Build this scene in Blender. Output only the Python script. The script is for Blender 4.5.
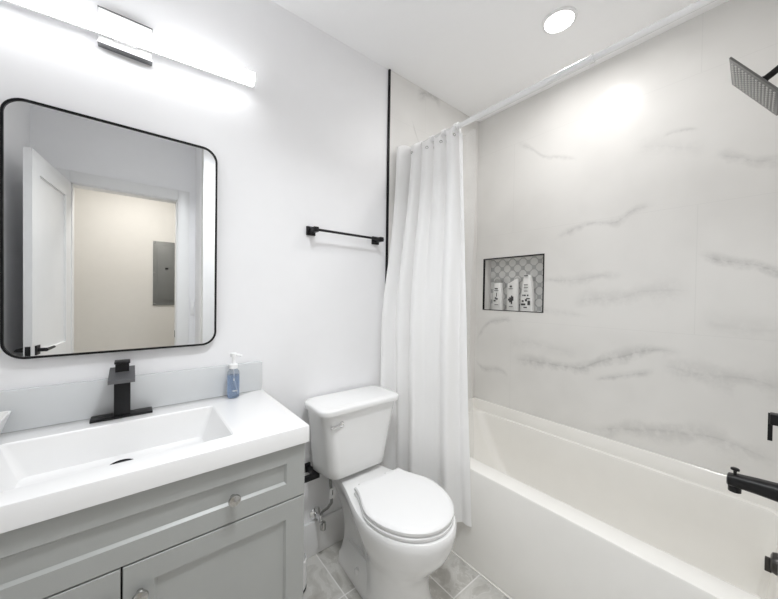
import bpy, bmesh, math, random
from mathutils import Vector, Matrix
random.seed(7)
for o in list(bpy.data.objects): bpy.data.objects.remove(o)
scene = bpy.context.scene
COL = scene.collection
PI = math.pi

# ------------------------------------------------------------------ camera
cd = bpy.data.cameras.new('camera'); cam = bpy.data.objects.new('camera', cd); COL.objects.link(cam)
cd.sensor_fit = 'HORIZONTAL'; cd.sensor_width = 36.0; cd.lens = 316.926 / 778 * 36.0
cd.clip_start = 0.02; cd.clip_end = 30
yaw, pitch, roll = 0.68204, -0.01307, 0.0146
Fv = Vector((math.sin(yaw)*math.cos(pitch), math.cos(yaw)*math.cos(pitch), math.sin(pitch)))
r0 = Vector((math.cos(yaw), -math.sin(yaw), 0)); u0 = r0.cross(Fv)
Rv = math.cos(roll)*r0 + math.sin(roll)*u0; Uv = -math.sin(roll)*r0 + math.cos(roll)*u0
M = Matrix.Identity(4)
for i in range(3):
    M[i][0] = Rv[i]; M[i][1] = Uv[i]; M[i][2] = -Fv[i]
M[0][3], M[1][3], M[2][3] = 0.0, -1.4545, 1.3033
cam.matrix_world = M
scene.camera = cam

# ------------------------------------------------------------------ world, exposure
w = bpy.data.worlds.new('world'); scene.world = w; w.use_nodes = True
w.node_tree.nodes['Background'].inputs[0].default_value = (0.9, 0.93, 1.0, 1)
w.node_tree.nodes['Background'].inputs[1].default_value = 0.3
vs = scene.view_settings
vs.view_transform = 'Standard'; vs.look = 'None'; vs.gamma = 1.0; vs.use_curve_mapping = False
vs.exposure = 0.26
scene.cycles.max_bounces = 14; scene.cycles.diffuse_bounces = 8; scene.cycles.glossy_bounces = 6
scene.cycles.transmission_bounces = 10; scene.cycles.transparent_max_bounces = 12
scene.cycles.sample_clamp_indirect = 6.0
scene.cycles.caustics_reflective = False
TUBE_E, DOWN_E, FILL_E, HALL_E = 7.2, 4.2, 10.3, 10.0     # lamp output; the room fill and hall lamps are unseen additions

# ------------------------------------------------------------------ materials
def nt(m):
    m.use_nodes = True
    return m.node_tree, m.node_tree.nodes, m.node_tree.links
def mat(name, col, rough=0.5, metal=0.0, var=0.02, scale=12.0, bump=0.0, bscale=60.0, ior=1.45, trans=0.0, coat=0.0, sss=0.0):
    m = bpy.data.materials.new(name); t, N, L = nt(m); b = N['Principled BSDF']
    b.inputs['Roughness'].default_value = rough; b.inputs['Metallic'].default_value = metal
    b.inputs['IOR'].default_value = ior; b.inputs['Transmission Weight'].default_value = trans
    b.inputs['Coat Weight'].default_value = coat
    tc = N.new('ShaderNodeTexCoord')
    nz = N.new('ShaderNodeTexNoise'); nz.inputs['Scale'].default_value = scale; nz.inputs['Detail'].default_value = 3
    L.new(tc.outputs['Object'], nz.inputs['Vector'])
    cr = N.new('ShaderNodeValToRGB')
    cr.color_ramp.elements[0].position = 0.3; cr.color_ramp.elements[1].position = 0.7
    cr.color_ramp.elements[0].color = tuple(max(0, c*(1-var)) for c in col)+(1,)
    cr.color_ramp.elements[1].color = tuple(min(1, c*(1+var)) for c in col)+(1,)
    L.new(nz.outputs['Fac'], cr.inputs['Fac']); L.new(cr.outputs['Color'], b.inputs['Base Color'])
    if bump:
        n2 = N.new('ShaderNodeTexNoise'); n2.inputs['Scale'].default_value = bscale; n2.inputs['Detail'].default_value = 2
        L.new(tc.outputs['Object'], n2.inputs['Vector'])
        bp = N.new('ShaderNodeBump'); bp.inputs['Strength'].default_value = bump; bp.inputs['Distance'].default_value = 0.002
        L.new(n2.outputs['Fac'], bp.inputs['Height']); L.new(bp.outputs['Normal'], b.inputs['Normal'])
    return m
def emis(name, col, strength):
    m = bpy.data.materials.new(name); t, N, L = nt(m); b = N['Principled BSDF']
    b.inputs['Base Color'].default_value = (.9, .9, .9, 1); b.inputs['Roughness'].default_value = .4
    b.inputs['Emission Color'].default_value = col+(1,); b.inputs['Emission Strength'].default_value = strength
    return m
class G:
    """tiny helper for math nodes"""
    def __init__(s, m): s.t, s.N, s.L = nt(m)
    def mth(s, op, a, b=None, c=None, clamp=False):
        n = s.N.new('ShaderNodeMath'); n.operation = op; n.use_clamp = clamp
        for i, v in enumerate((a, b, c)):
            if v is None: continue
            if isinstance(v, (int, float)): n.inputs[i].default_value = v
            else: s.L.new(v, n.inputs[i])
        return n.outputs[0]
    def maprange(s, v, a, b, c, d, smooth=True):
        n = s.N.new('ShaderNodeMapRange'); n.interpolation_type = 'SMOOTHSTEP' if smooth else 'LINEAR'
        s.L.new(v, n.inputs['Value'])
        for i, x in zip(('From Min', 'From Max', 'To Min', 'To Max'), (a, b, c, d)):
            if isinstance(x, (int, float)): n.inputs[i].default_value = x
            else: s.L.new(x, n.inputs[i])
        return n.outputs[0]
    def noise(s, vec, scale, detail=3, rough=.5, dist=0.0):
        n = s.N.new('ShaderNodeTexNoise'); n.inputs['Scale'].default_value = scale; n.inputs['Detail'].default_value = detail
        n.inputs['Roughness'].default_value = rough; n.inputs['Distortion'].default_value = dist
        s.L.new(vec, n.inputs['Vector']); return n.outputs['Fac']
    def mix(s, f, a, b):
        n = s.N.new('ShaderNodeMix'); n.data_type = 'RGBA'
        if isinstance(f, (int, float)): n.inputs[0].default_value = f
        else: s.L.new(f, n.inputs[0])
        for i, v in ((6, a), (7, b)):
            if isinstance(v, tuple): n.inputs[i].default_value = v+(1,)
            else: s.L.new(v, n.inputs[i])
        return n.outputs[2]
    def geo(s):
        g = s.N.new('ShaderNodeNewGeometry'); sp = s.N.new('ShaderNodeSeparateXYZ'); s.L.new(g.outputs['Position'], sp.inputs[0])
        return g.outputs['Position'], sp.outputs[0], sp.outputs[1], sp.outputs[2]
    def fcurve(s, x, pts):
        n = s.N.new('ShaderNodeFloatCurve'); c = n.mapping.curves[0]
        pts = sorted(pts)
        c.points[0].location = pts[0]; c.points[1].location = pts[-1]
        for p in pts[1:-1]: c.points.new(*p)
        n.mapping.update(); s.L.new(x, n.inputs['Value']); return n.outputs[0]

# marble wall tile: veins given as height over the distance along the wall
VEINS = [  # points (along, z), half width, strength
 ([(-0.309,2.355),(-0.408,2.28),(-0.507,2.189),(-0.603,2.157),(-0.709,2.105)], .016, .50),
 ([(-1.07,2.100),(-1.142,2.104),(-1.21,2.085)], .012, .55),
 ([(-0.95,2.082),(-1.05,2.065),(-1.143,2.023),(-1.25,1.99)], .040, .22),
 ([(-1.25,1.955),(-1.337,1.913),(-1.379,1.886),(-1.50,1.875)], .026, .55),
 ([(-0.56,1.655),(-0.743,1.723),(-0.898,1.72),(-0.979,1.767),(-1.07,1.767)], .016, .60),
 ([(-0.28,1.452),(-0.426,1.437),(-0.535,1.414),(-0.686,1.41),(-0.824,1.428),(-0.96,1.429)], .022, .48),
 ([(-0.66,1.27),(-0.827,1.306),(-0.92,1.307),(-1.005,1.339),(-1.215,1.339)], .040, .42),
 ([(-1.21,1.512),(-1.286,1.485),(-1.345,1.464),(-1.401,1.447),(-1.51,1.37)], .018, .85),
 ([(-0.29,0.885),(-0.502,0.893),(-0.624,0.89),(-0.734,0.899),(-0.834,0.956),(-0.948,1.007),(-1.031,1.041),(-1.108,1.052),(-1.20,1.048)], .028, .85),
 ([(-0.80,0.845),(-0.928,0.892),(-1.08,0.95)], .014, .70),
 ([(-1.08,0.985),(-1.232,0.965),(-1.326,0.97),(-1.50,0.95)], .045, .55),
 ([(-0.76,0.55),(-0.889,0.595),(-1.019,0.639),(-1.134,0.669),(-1.238,0.686),(-1.286,0.69),(-1.361,0.674),(-1.50,0.645)], .035, .60),
 ([(-0.012,0.965),(-0.069,1.056),(-0.127,1.113),(-0.215,1.141),(-0.32,1.148)], .020, .60),
 ([(-0.012,0.825),(-0.075,0.782),(-0.134,0.779),(-0.199,0.791),(-0.261,0.775),(-0.298,0.74)], .018, .60),
 ([(-0.23,1.283),(-0.43,1.228),(-0.617,1.217),(-0.80,1.19)], .018, .25),
 ([(-1.222,1.215),(-1.322,1.188),(-1.50,1.187)], .040, .25),
 ([(-0.25,0.98),(-0.45,1.01),(-0.62,0.985),(-0.75,0.985)], .035, .25),
]
VEINS_A = [([(-1.33,2.395),(-1.371,2.307),(-1.43,2.20)], .010, .55),
           ([(-1.20,2.22),(-1.26,2.49),(-1.34,2.505)], .010, .0),
           ([(-1.36,2.535),(-1.43,2.585),(-1.50,2.60),(-1.60,2.585)], .030, .8),
           ([(-1.18,1.35),(-1.40,1.22),(-1.60,1.26),(-1.75,1.12),(-2.0,1.06)], .025, .5)]
def tile_mat(name, axis, veins, joints):
    m = bpy.data.materials.new(name); g = G(m); b = g.N['Principled BSDF']
    pos, X, Y, Z = g.geo()
    s = Y if axis == 'y' else g.mth('MULTIPLY', X, -1.0)          # along the wall, 0 .. -2
    t = g.mth('DIVIDE', s, -2.1)                                    # 0..1
    zn = g.mth('DIVIDE', Z, 2.7)
    n1 = g.noise(pos, 7.0, 4, .6); n2 = g.noise(pos, 30.0, 3, .6); n3 = g.noise(pos, 2.2, 3, .55)
    wob = g.mth('ADD', g.mth('MULTIPLY', g.mth('SUBTRACT', n1, .5), .03), g.mth('MULTIPLY', g.mth('SUBTRACT', n2, .5), .010))
    zc = g.mth('ADD', Z, wob)
    tot = None
    for pts, wd, st in veins:
        P = [(-a/2.1, z/2.7) for a, z in pts]
        f = g.mth('MULTIPLY', g.fcurve(t, P), 2.7)
        d = g.mth('ABSOLUTE', g.mth('SUBTRACT', zc, f))
        ts = [p[0] for p in P]; a, c = min(ts), max(ts); e = (c-a)*.18+.004
        env = g.mth('MULTIPLY', g.maprange(t, a, a+e, 0, 1), g.maprange(t, c-e, c, 1, 0))
        wv = g.mth('MULTIPLY', g.maprange(n1, .3, .7, .45, 1.35), wd)
        soft = g.mth('DIVIDE', d, wv)
        core = g.mth('MULTIPLY', g.maprange(g.mth('DIVIDE', d, g.mth('MULTIPLY', wv, .28)), 0, 1, 1, 0), .22)
        mk = g.mth('ADD', g.mth('MULTIPLY', g.maprange(soft, 0, 1.9, 1, 0), .62), core)
        mk = g.mth('MULTIPLY', g.mth('MULTIPLY', mk, env), st)
        mk = g.mth('MULTIPLY', mk, g.maprange(n2, .32, .62, .45, 1.05))
        tot = mk if tot is None else g.mth('MAXIMUM', tot, mk)
    base = g.mix(g.maprange(n3, .35, .7, 0, 1), (.80, .79, .77), (.745, .735, .715))
    col = g.mix(g.mth('MINIMUM', tot, 1.0), base, (.46, .455, .445))
    # joints: rows of .6 from the tub flange up, upright joints alternate
    row = g.mth('FLOOR', g.mth('DIVIDE', g.mth('SUBTRACT', Z, .542), .6))
    fz = g.mth('ABSOLUTE', g.mth('SUBTRACT', g.mth('PINGPONG', g.mth('SUBTRACT', Z, .542), .3), 0.0))
    jz = g.maprange(fz, .0008, .0018, 1, 0)
    par = g.mth('FLOORED_MODULO', row, 2.0)
    off = g.mth('ADD', joints[0], g.mth('MULTIPLY', par, joints[1]-joints[0]))
    fy = g.mth('PINGPONG', g.mth('SUBTRACT', s, off), .6)
    jy = g.maprange(fy, .0010, .0022, 1, 0)
    j = g.mth('MULTIPLY', g.mth('MAXIMUM', jz, jy), .25)
    col = g.mix(j, col, (.62, .615, .60))
    g.L.new(col, b.inputs['Base Color'])
    b.inputs['Roughness'].default_value = .24; b.inputs['IOR'].default_value = 1.45
    bp = g.N.new('ShaderNodeBump'); bp.inputs['Strength'].default_value = .25; bp.inputs['Distance'].default_value = .001
    g.L.new(g.mth('MULTIPLY', j, -1.0), bp.inputs['Height']); g.L.new(bp.outputs['Normal'], b.inputs['Normal'])
    return m
def floor_mat():
    m = bpy.data.materials.new('floor_stone_tile'); g = G(m); b = g.N['Principled BSDF']
    pos, X, Y, Z = g.geo()
    ci = g.mth('FLOOR', g.mth('DIVIDE', g.mth('SUBTRACT', X, .362), .36))
    par = g.mth('GREATER_THAN', ci, 1.5)
    sy = g.mth('ADD', Y, g.mth('ADD', .290, g.mth('MULTIPLY', par, .304)))
    rj = g.mth('FLOOR', g.mth('DIVIDE', sy, .62))
    fx = g.mth('PINGPONG', g.mth('SUBTRACT', X, .362), .18); fy = g.mth('PINGPONG', sy, .31)
    j = g.maprange(g.mth('MINIMUM', fx, fy), .0022, .0036, 1, 0)
    cell = g.mth('ADD', g.mth('MULTIPLY', ci, 7.31), g.mth('MULTIPLY', rj, 3.17))
    cv = g.N.new('ShaderNodeCombineXYZ'); g.L.new(g.mth('ADD', X, cell), cv.inputs[0]); g.L.new(Y, cv.inputs[1]); g.L.new(cell, cv.inputs[2])
    n1 = g.noise(cv.outputs[0], 6.0, 6, .62, 1.2); n2 = g.noise(cv.outputs[0], 2.2, 4, .6, .8)
    f = g.mth('ADD', g.mth('MULTIPLY', n1, .65), g.mth('MULTIPLY', n2, .35))
    c1 = g.mix(g.maprange(f, .38, .62, 0, 1), (.40, .385, .355), (.62, .61, .58))
    vein = g.maprange(g.mth('ABSOLUTE', g.mth('SUBTRACT', n1, .52)), 0, .02, .5, 0)
    c1 = g.mix(vein, c1, (.68, .67, .65))
    g.L.new(g.mix(j, c1, (.78, .77, .75)), b.inputs['Base Color'])
    b.inputs['Roughness'].default_value = .38
    bp = g.N.new('ShaderNodeBump'); bp.inputs['Strength'].default_value = .4; bp.inputs['Distance'].default_value = .002
    g.L.new(g.mth('MULTIPLY', j, -1.0), bp.inputs['Height']); g.L.new(bp.outputs['Normal'], b.inputs['Normal'])
    return m
def mosaic_mat():
    m = bpy.data.materials.new('niche_mosaic'); g = G(m); b = g.N['Principled BSDF']
    pos, X, Y, Z = g.geo()
    def lat(oy, oz):
        a = g.mth('SUBTRACT', g.mth('FLOORED_MODULO', g.mth('ADD', Y, 10+oy), .079), .0395)
        c = g.mth('SUBTRACT', g.mth('FLOORED_MODULO', g.mth('ADD', Z, 10+oz), .080), .040)
        aa, cc = g.mth('ABSOLUTE', a), g.mth('ABSOLUTE', c)
        h = g.mth('MAXIMUM', g.mth('MAXIMUM', aa, cc), g.mth('MULTIPLY', g.mth('ADD', aa, cc), .72))
        return h
    d = g.mth('MINIMUM', lat(0, 0.012), lat(.0395, .052))
    k = g.maprange(d, .0245, .0265, 1, 0)
    n = g.noise(pos, 25.0, 4, .6)
    light = g.mix(n, (.84, .84, .82), (.72, .72, .71)); dark = g.mix(n, (.42, .425, .425), (.58, .585, .58))
    g.L.new(g.mix(k, dark, light), b.inputs['Base Color']); b.inputs['Roughness'].default_value = .25
    return m
M_ = {}
M_['paint'] = mat('white_wall_paint', (.86, .86, .872), .42, var=.006, bump=.03, bscale=220)
M_['ceil'] = mat('white_ceiling_paint', (.95, .95, .955), .55, var=.006, bump=.03, bscale=180)
M_['trimw'] = mat('white_trim_paint', (.80, .80, .80), .32, var=.008)
M_['hallpaint'] = mat('warm_hall_paint', (.76, .745, .715), .55, var=.01)
M_['tile_r'] = tile_mat('marble_tile_right', 'y', VEINS, (-0.30, -1.21))
M_['tile_b'] = tile_mat('marble_tile_back', 'x', VEINS_A, (-1.75, -1.45))
M_['floor'] = floor_mat()
M_['mosaic'] = mosaic_mat()
M_['black'] = mat('matte_black_metal', (.012, .012, .013), .34, .0, var=.15, scale=40, bump=.02)
for _k in ('black',): M_[_k].node_tree.nodes['Principled BSDF'].inputs['Specular IOR Level'].default_value = .3
M_['blackframe'] = mat('black_frame_metal', (.008, .008, .009), .35, .0, var=.1)
M_['blackframe'].node_tree.nodes['Principled BSDF'].inputs['Specular IOR Level'].default_value = .2
M_['ceramic'] = mat('white_glazed_ceramic', (.84, .84, .835), .10, var=.006, coat=.25)
M_['seat'] = mat('white_seat_plastic', (.83, .83, .83), .18, var=.005)
M_['tub'] = mat('white_tub_enamel', (.85, .835, .80), .14, var=.008, coat=.2)
M_['top'] = mat('white_cultured_marble', (.84, .84, .84), .14, var=.004, coat=.2)
M_['splash'] = mat('pale_grey_splash', (.64, .655, .665), .2, var=.006)
M_['cab'] = mat('light_grey_cabinet_paint', (.40, .41, .40), .36, var=.012, bump=.02)
M_['gap'] = mat('cabinet_gap_shade', (.03, .03, .03), .8)  # near-black colour stands for the shade inside the cabinet gaps
M_['nickel'] = mat('brushed_nickel', (.50, .495, .48), .20, 1.0, var=.04, scale=80)
M_['chrome'] = mat('chrome', (.80, .80, .81), .08, 1.0, var=.02)
M_['curtain'] = None
M_['mirror'] = mat('mirror_silvering', (.90, .91, .91), .0, 1.0, var=.002)
M_['panelgrey'] = mat('grey_enamel_steel', (.20, .205, .20), .4, .1, var=.02)
M_['plastic'] = mat('white_plastic', (.86, .86, .86), .28, var=.006)
M_['rod'] = mat('white_powder_coat', (.82, .82, .82), .25, var=.006)
M_['bottlew'] = mat('white_bottle_plastic', (.80, .80, .785), .3, var=.01)
M_['capgrey'] = mat('grey_bottle_cap', (.33, .33, .32), .35, var=.03)
M_['print'] = mat('dark_print_ink', (.06, .06, .06), .5, var=.1)
M_['rubber'] = mat('black_rubber', (.015, .015, .015), .6, var=.1)
M_['braid'] = mat('braided_steel', (.30, .30, .29), .35, .9, var=.25, scale=300)
M_['beige'] = mat('beige_soap', (.50, .48, .36), .5, var=.06)
M_['headface'] = mat('dark_nickel_plate', (.15, .148, .145), .30, .5, var=.05)
M_['nozzle'] = mat('pale_rubber_nozzle', (.60, .60, .58), .45, var=.04)
M_['oil'] = mat('dark_bronze_metal', (.060, .057, .054), .32, .6, var=.2, scale=60)
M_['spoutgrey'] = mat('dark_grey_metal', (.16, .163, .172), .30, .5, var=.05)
M_['edge'] = mat('chrome_dark_reflection', (.30, .30, .31), .12, 1.0, var=.02)  # chrome with its dark reflection put into the base colour
M_['liquid'] = mat('blue_soap_liquid', (.52, .66, .88), .08, var=.04, trans=.75, ior=1.33)
M_['clear'] = mat('clear_plastic', (.82, .88, .96), .06, var=.01, trans=.92, ior=1.2)
M_['tube'] = emis('lit_tube_diffuser', (.97, .985, 1.0), TUBE_E)
M_['down'] = emis('lit_downlight_lens', (1.0, .985, .97), 7.0)
M_['entry'] = emis('added_fill_lens', (.97, .985, 1.0), 3.0)
M_['hall'] = emis('added_hall_lens', (1.0, .94, .84), 8.0)
def fabric():
    m = bpy.data.materials.new('white_curtain_fabric'); t, N, L = nt(m)
    b = N['Principled BSDF']; b.inputs['Base Color'].default_value = (.95, .95, .95, 1); b.inputs['Roughness'].default_value = .75
    tr = N.new('ShaderNodeBsdfTranslucent'); tr.inputs[0].default_value = (.96, .96, .96, 1)
    mx = N.new('ShaderNodeMixShader'); mx.inputs[0].default_value = .24
    tc = N.new('ShaderNodeTexCoord'); wv = N.new('ShaderNodeTexNoise'); wv.inputs['Scale'].default_value = 350
    L.new(tc.outputs['Object'], wv.inputs['Vector'])
    bp = N.new('ShaderNodeBump'); bp.inputs['Strength'].default_value = .05; bp.inputs['Distance'].default_value = .001
    L.new(wv.outputs['Fac'], bp.inputs['Height']); L.new(bp.outputs['Normal'], b.inputs['Normal'])
    out = N['Material Output']
    L.new(b.outputs[0], mx.inputs[1]); L.new(tr.outputs[0], mx.inputs[2]); L.new(mx.outputs[0], out.inputs['Surface'])
    return m
M_['curtain'] = fabric()
def linermat():
    m = bpy.data.materials.new('clear_liner_plastic'); t, N, L = nt(m)
    b = N['Principled BSDF']; b.inputs['Base Color'].default_value = (.85, .85, .84, 1); b.inputs['Roughness'].default_value = .12
    tr = N.new('ShaderNodeBsdfTransparent'); mx = N.new('ShaderNodeMixShader')
    nz = N.new('ShaderNodeTexNoise'); nz.inputs['Scale'].default_value = 9; tc = N.new('ShaderNodeTexCoord'); L.new(tc.outputs['Object'], nz.inputs['Vector'])
    mr = N.new('ShaderNodeMapRange'); mr.inputs['To Min'].default_value = .10; mr.inputs['To Max'].default_value = .28
    L.new(nz.outputs['Fac'], mr.inputs['Value']); L.new(mr.outputs[0], mx.inputs[0])
    L.new(tr.outputs[0], mx.inputs[1]); L.new(b.outputs[0], mx.inputs[2]); L.new(mx.outputs[0], N['Material Output'].inputs['Surface'])
    return m
M_['liner'] = linermat()

# ------------------------------------------------------------------ mesh helpers (all take world coordinates)
class MB:
    def __init__(s): s.bm = bmesh.new()
    def _new(s): return set(s.bm.verts)
    def box(s, x0, x1, y0, y1, z0, z1, bev=0.0, seg=2, rot=None, piv=None):
        v0 = set(s.bm.verts)
        c = [s.bm.verts.new((x, y, z)) for x in (x0, x1) for y in (y0, y1) for z in (z0, z1)]
        fs = [(0,1,3,2),(4,6,7,5),(0,4,5,1),(2,3,7,6),(0,2,6,4),(1,5,7,3)]
        F = [s.bm.faces.new([c[i] for i in f]) for f in fs]
        bmesh.ops.recalc_face_normals(s.bm, faces=F)
        if bev > 0:
            es = list({e for f in F for e in f.edges})
            bmesh.ops.bevel(s.bm, geom=es, offset=bev, segments=seg, profile=.5, affect='EDGES')
        if rot is not None:
            nv = [v for v in s.bm.verts if v not in v0]
            p = Vector(piv) if piv else Vector(((x0+x1)/2, (y0+y1)/2, (z0+z1)/2))
            for v in nv: v.co = rot @ (v.co-p) + p
        return s
    def rings(s, R, cap0=True, cap1=True, closed=True):
        vs = [[s.bm.verts.new(p) for p in r] for r in R]
        n = len(R[0])
        for a, b in zip(vs, vs[1:]):
            for i in range(n if closed else n-1):
                j = (i+1) % n
                s.bm.faces.new((a[i], a[j], b[j], b[i]))
        if cap0: s.bm.faces.new(list(reversed(vs[0])))
        if cap1: s.bm.faces.new(vs[-1])
        return s
    def grid(s, P):
        vs = [[s.bm.verts.new(p) for p in r] for r in P]
        for a, b in zip(vs, vs[1:]):
            for i in range(len(a)-1): s.bm.faces.new((a[i], a[i+1], b[i+1], b[i]))
        return s
    def tube(s, pts, r, n=14, caps=True):
        pts = [Vector(p) for p in pts]; rs = r if isinstance(r, (list, tuple)) else [r]*len(pts)
        R = []; up = None
        for i, p in enumerate(pts):
            d = (pts[min(i+1, len(pts)-1)]-pts[max(i-1, 0)]).normalized()
            if up is None:
                up = d.orthogonal().normalized()
            up = (up - d*up.dot(d)).normalized(); sd = d.cross(up)
            R.append([p + rs[i]*(math.cos(2*PI*k/n)*up + math.sin(2*PI*k/n)*sd) for k in range(n)])
        return s.rings(R, caps, caps)
    def lathe(s, c, prof, axis='z', n=32, caps=True):
        """prof: (radius, height) pairs along the axis from c"""
        c = Vector(c); R = []
        for r, h in prof:
            ring = []
            for k in range(n):
                a = 2*PI*k/n; u, v = r*math.cos(a), r*math.sin(a)
                if axis == 'z': ring.append(c+Vector((u, v, h)))
                elif axis == 'y': ring.append(c+Vector((u, h, v)))
                elif axis == 'x': ring.append(c+Vector((h, u, v)))
                else:
                    d = axis.normalized(); e = d.orthogonal().normalized(); f = d.cross(e); ring.append(c+e*u+f*v+d*h)
            R.append(ring)
        return s.rings(R, caps, caps)
    def torus(s, c, axis, R, r, n=24, m=8):
        c = Vector(c); d = Vector(axis).normalized(); e = d.orthogonal().normalized(); f = d.cross(e)
        rows = []
        for i in range(n):
            a = 2*PI*i/n; q = e*math.cos(a)+f*math.sin(a)
            rows.append([c+q*(R+r*math.cos(2*PI*k/m))+d*(r*math.sin(2*PI*k/m)) for k in range(m)])
        rows.append(rows[0]); vs = [[s.bm.verts.new(p) for p in r_] for r_ in rows[:-1]]; vs.append(vs[0])
        for a, b in zip(vs, vs[1:]):
            for i in range(m): s.bm.faces.new((a[i], a[(i+1) % m], b[(i+1) % m], b[i]))
        return s
    def prism(s, poly, d0, d1, plane='xy'):
        """poly in plane, extruded along the third axis"""
        def P(a, b, h):
            return {'xy': (a, b, h), 'xz': (a, h, b), 'yz': (h, a, b)}[plane]
        return s.rings([[P(a, b, d0) for a, b in poly], [P(a, b, d1) for a, b in poly]])

def origin_of(o):
    while o.parent: o = o.parent
    return Vector(o.location)
def obj(name, mb, m, parent=None, smooth=35, loc=None, **props):
    bm = mb.bm
    bmesh.ops.recalc_face_normals(bm, faces=bm.faces[:])
    if parent is not None: org = origin_of(parent)
    elif loc is not None: org = Vector(loc)
    else:
        xs = [v.co.x for v in bm.verts]; ys = [v.co.y for v in bm.verts]; zs = [v.co.z for v in bm.verts]
        org = Vector(((min(xs)+max(xs))/2, (min(ys)+max(ys))/2, min(zs)))
    for v in bm.verts: v.co -= org
    me = bpy.data.meshes.new(name); bm.to_mesh(me); bm.free()
    ms = m if isinstance(m, (list, tuple)) else [m]
    for x in ms: me.materials.append(x)
    if smooth:
        me.polygons.foreach_set('use_smooth', [True]*len(me.polygons))
        me.set_sharp_from_angle(angle=math.radians(smooth))
    o = bpy.data.objects.new(name, me); COL.objects.link(o)
    if parent is not None: o.parent = parent
    else: o.location = org
    for k, v in props.items(): o[k] = v
    return o
def thing(name, label, cat, loc, group=None):
    o = bpy.data.objects.new(name, None); COL.objects.link(o); o.location = loc
    o.empty_display_size = .05; o['label'] = label; o['category'] = cat
    if group: o['group'] = group
    return o
def struct(name, mb, m, label, smooth=35): return obj(name, mb, m, None, smooth, kind='structure', label=label)
def rrect(x0, x1, y0, y1, r, z, n=6):
    pts = []
    for cx, cy, a0 in ((x1-r, y1-r, 0), (x0+r, y1-r, 90), (x0+r, y0+r, 180), (x1-r, y0+r, 270)):
        for k in range(n+1):
            a = math.radians(a0+90*k/n); pts.append((cx+r*math.cos(a), cy+r*math.sin(a), z))
    return pts
def smoothstep(x): x = max(0., min(1., x)); return x*x*(3-2*x)

# ------------------------------------------------------------------ room shell
XL, XB, YF, YD, H, YH = -.56, 2.018, -1.53, -1.95, 2.61, -3.1
XS = .447                                                      # side of the entry recess
struct('floor', MB().box(XL-.9, XB+.12, YH-.1, .1, -.06, 0), M_['floor'], 'grey stone tile floor with pale grout')
struct('ceiling', MB().box(XL-.9, XB+.12, YH-.1, .1, H, H+.06), M_['ceil'], 'smooth white ceiling')
struct('wall_back', MB().box(XL-.1, XB+.12, .0, .1, 0, H), M_['paint'], 'white painted wall behind the vanity and toilet')
struct('wall_left', MB().box(XL-.1, XL, YD-.1, 0, 0, H), M_['paint'], 'white painted wall left of the vanity')
mb = MB().box(1.160, XB, -.010, -.0005, .40, H-.0005)
struct('wall_back_tile', mb, M_['tile_b'], 'marble look tile at the head of the bathtub')
# right wall with the niche opening
NY0, NY1, NZ0, NZ1, ND = -.072, -.517, 1.207, 1.581, .10
mb = MB()
x0, x1 = XB, XB+.12
mb.box(x0, x1, YF-.1, NY1, 0, H); mb.box(x0, x1, NY0, 0.0, 0, H)
mb.box(x0, x1, NY1, NY0, 0, NZ0); mb.box(x0, x1, NY1, NY0, NZ1, H)
struct('wall_right', mb, M_['tile_r'], 'marble look tiled wall beside the bathtub')
struct('niche_back', MB().box(XB+ND, XB+.12, NY1, NY0, NZ0, NZ1), M_['mosaic'], 'grey and white mosaic back of the wall niche')
# black edging: niche frame and tile edge
mb = MB(); t = .007
mb.box(XB-.003, XB+.012, NY1, NY1+t, NZ0, NZ1); mb.box(XB-.003, XB+.012, NY0-t, NY0, NZ0, NZ1)
mb.box(XB-.003, XB+.012, NY1+t, NY0-t, NZ1-t, NZ1); mb.box(XB-.003, XB+.012, NY1+t, NY0-t, NZ0, NZ0+t*.6)
struct('trim_1', mb, M_['blackframe'], 'thin black metal edging framing the wall niche')
struct('trim_2', MB().box(1.150, 1.160, -.0125, -.0005, .40, H-.0005), M_['blackframe'], 'thin black metal edging where tile meets paint')
# wall with the shower fittings, side of the recess, door wall
struct('wall_front', MB().box(XS, XB+.12, YF-.1, YF, 0, H), M_['tile_r'], 'tiled wall carrying the shower fittings')
struct('wall_recess', MB().box(XS, XS+.1, YD-.1, YF-.1, 0, H), M_['paint'], 'white side wall of the entry recess')
struct('wall_front_paint', MB().box(XS, 1.16, YF, YF+.004, 0, H), M_['paint'], 'white painted wall beside the entry')
DX0, DX1, DZ = -.36, .314, 2.115
mb = MB().box(XL-.1, DX0, YD-.1, YD, 0, H).box(DX1, XS, YD-.1, YD, 0, H).box(DX0, DX1, YD-.1, YD, DZ, H)
struct('wall_door', mb, M_['paint'], 'white wall around the doorway')
mb = MB(); cw = .085
for y0, y1 in ((YD, YD+.016), (YD-.116, YD-.1)):
    mb.box(DX0-cw, DX0+.004, y0, y1, 0, DZ+cw, .003).box(DX1-.004, DX1+cw, y0, y1, 0, DZ+cw, .003).box(DX0-.004, DX1+.004, y0, y1, DZ-.004, DZ+cw, .003)
mb.box(DX0, DX0+.012, YD-.1, YD, 0, DZ).box(DX1-.012, DX1, YD-.1, YD, 0, DZ).box(DX0, DX1, YD-.1, YD, DZ-.012, DZ)
struct('trim_3', mb, M_['trimw'], 'white casing around the doorway')
obj('strike_plate', MB().box(DX1-.0135, DX1-.012, YD-.075, YD-.045, .90, .96), M_['black'], bpy.data.objects['trim_3'], label='black strike plate')
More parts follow.
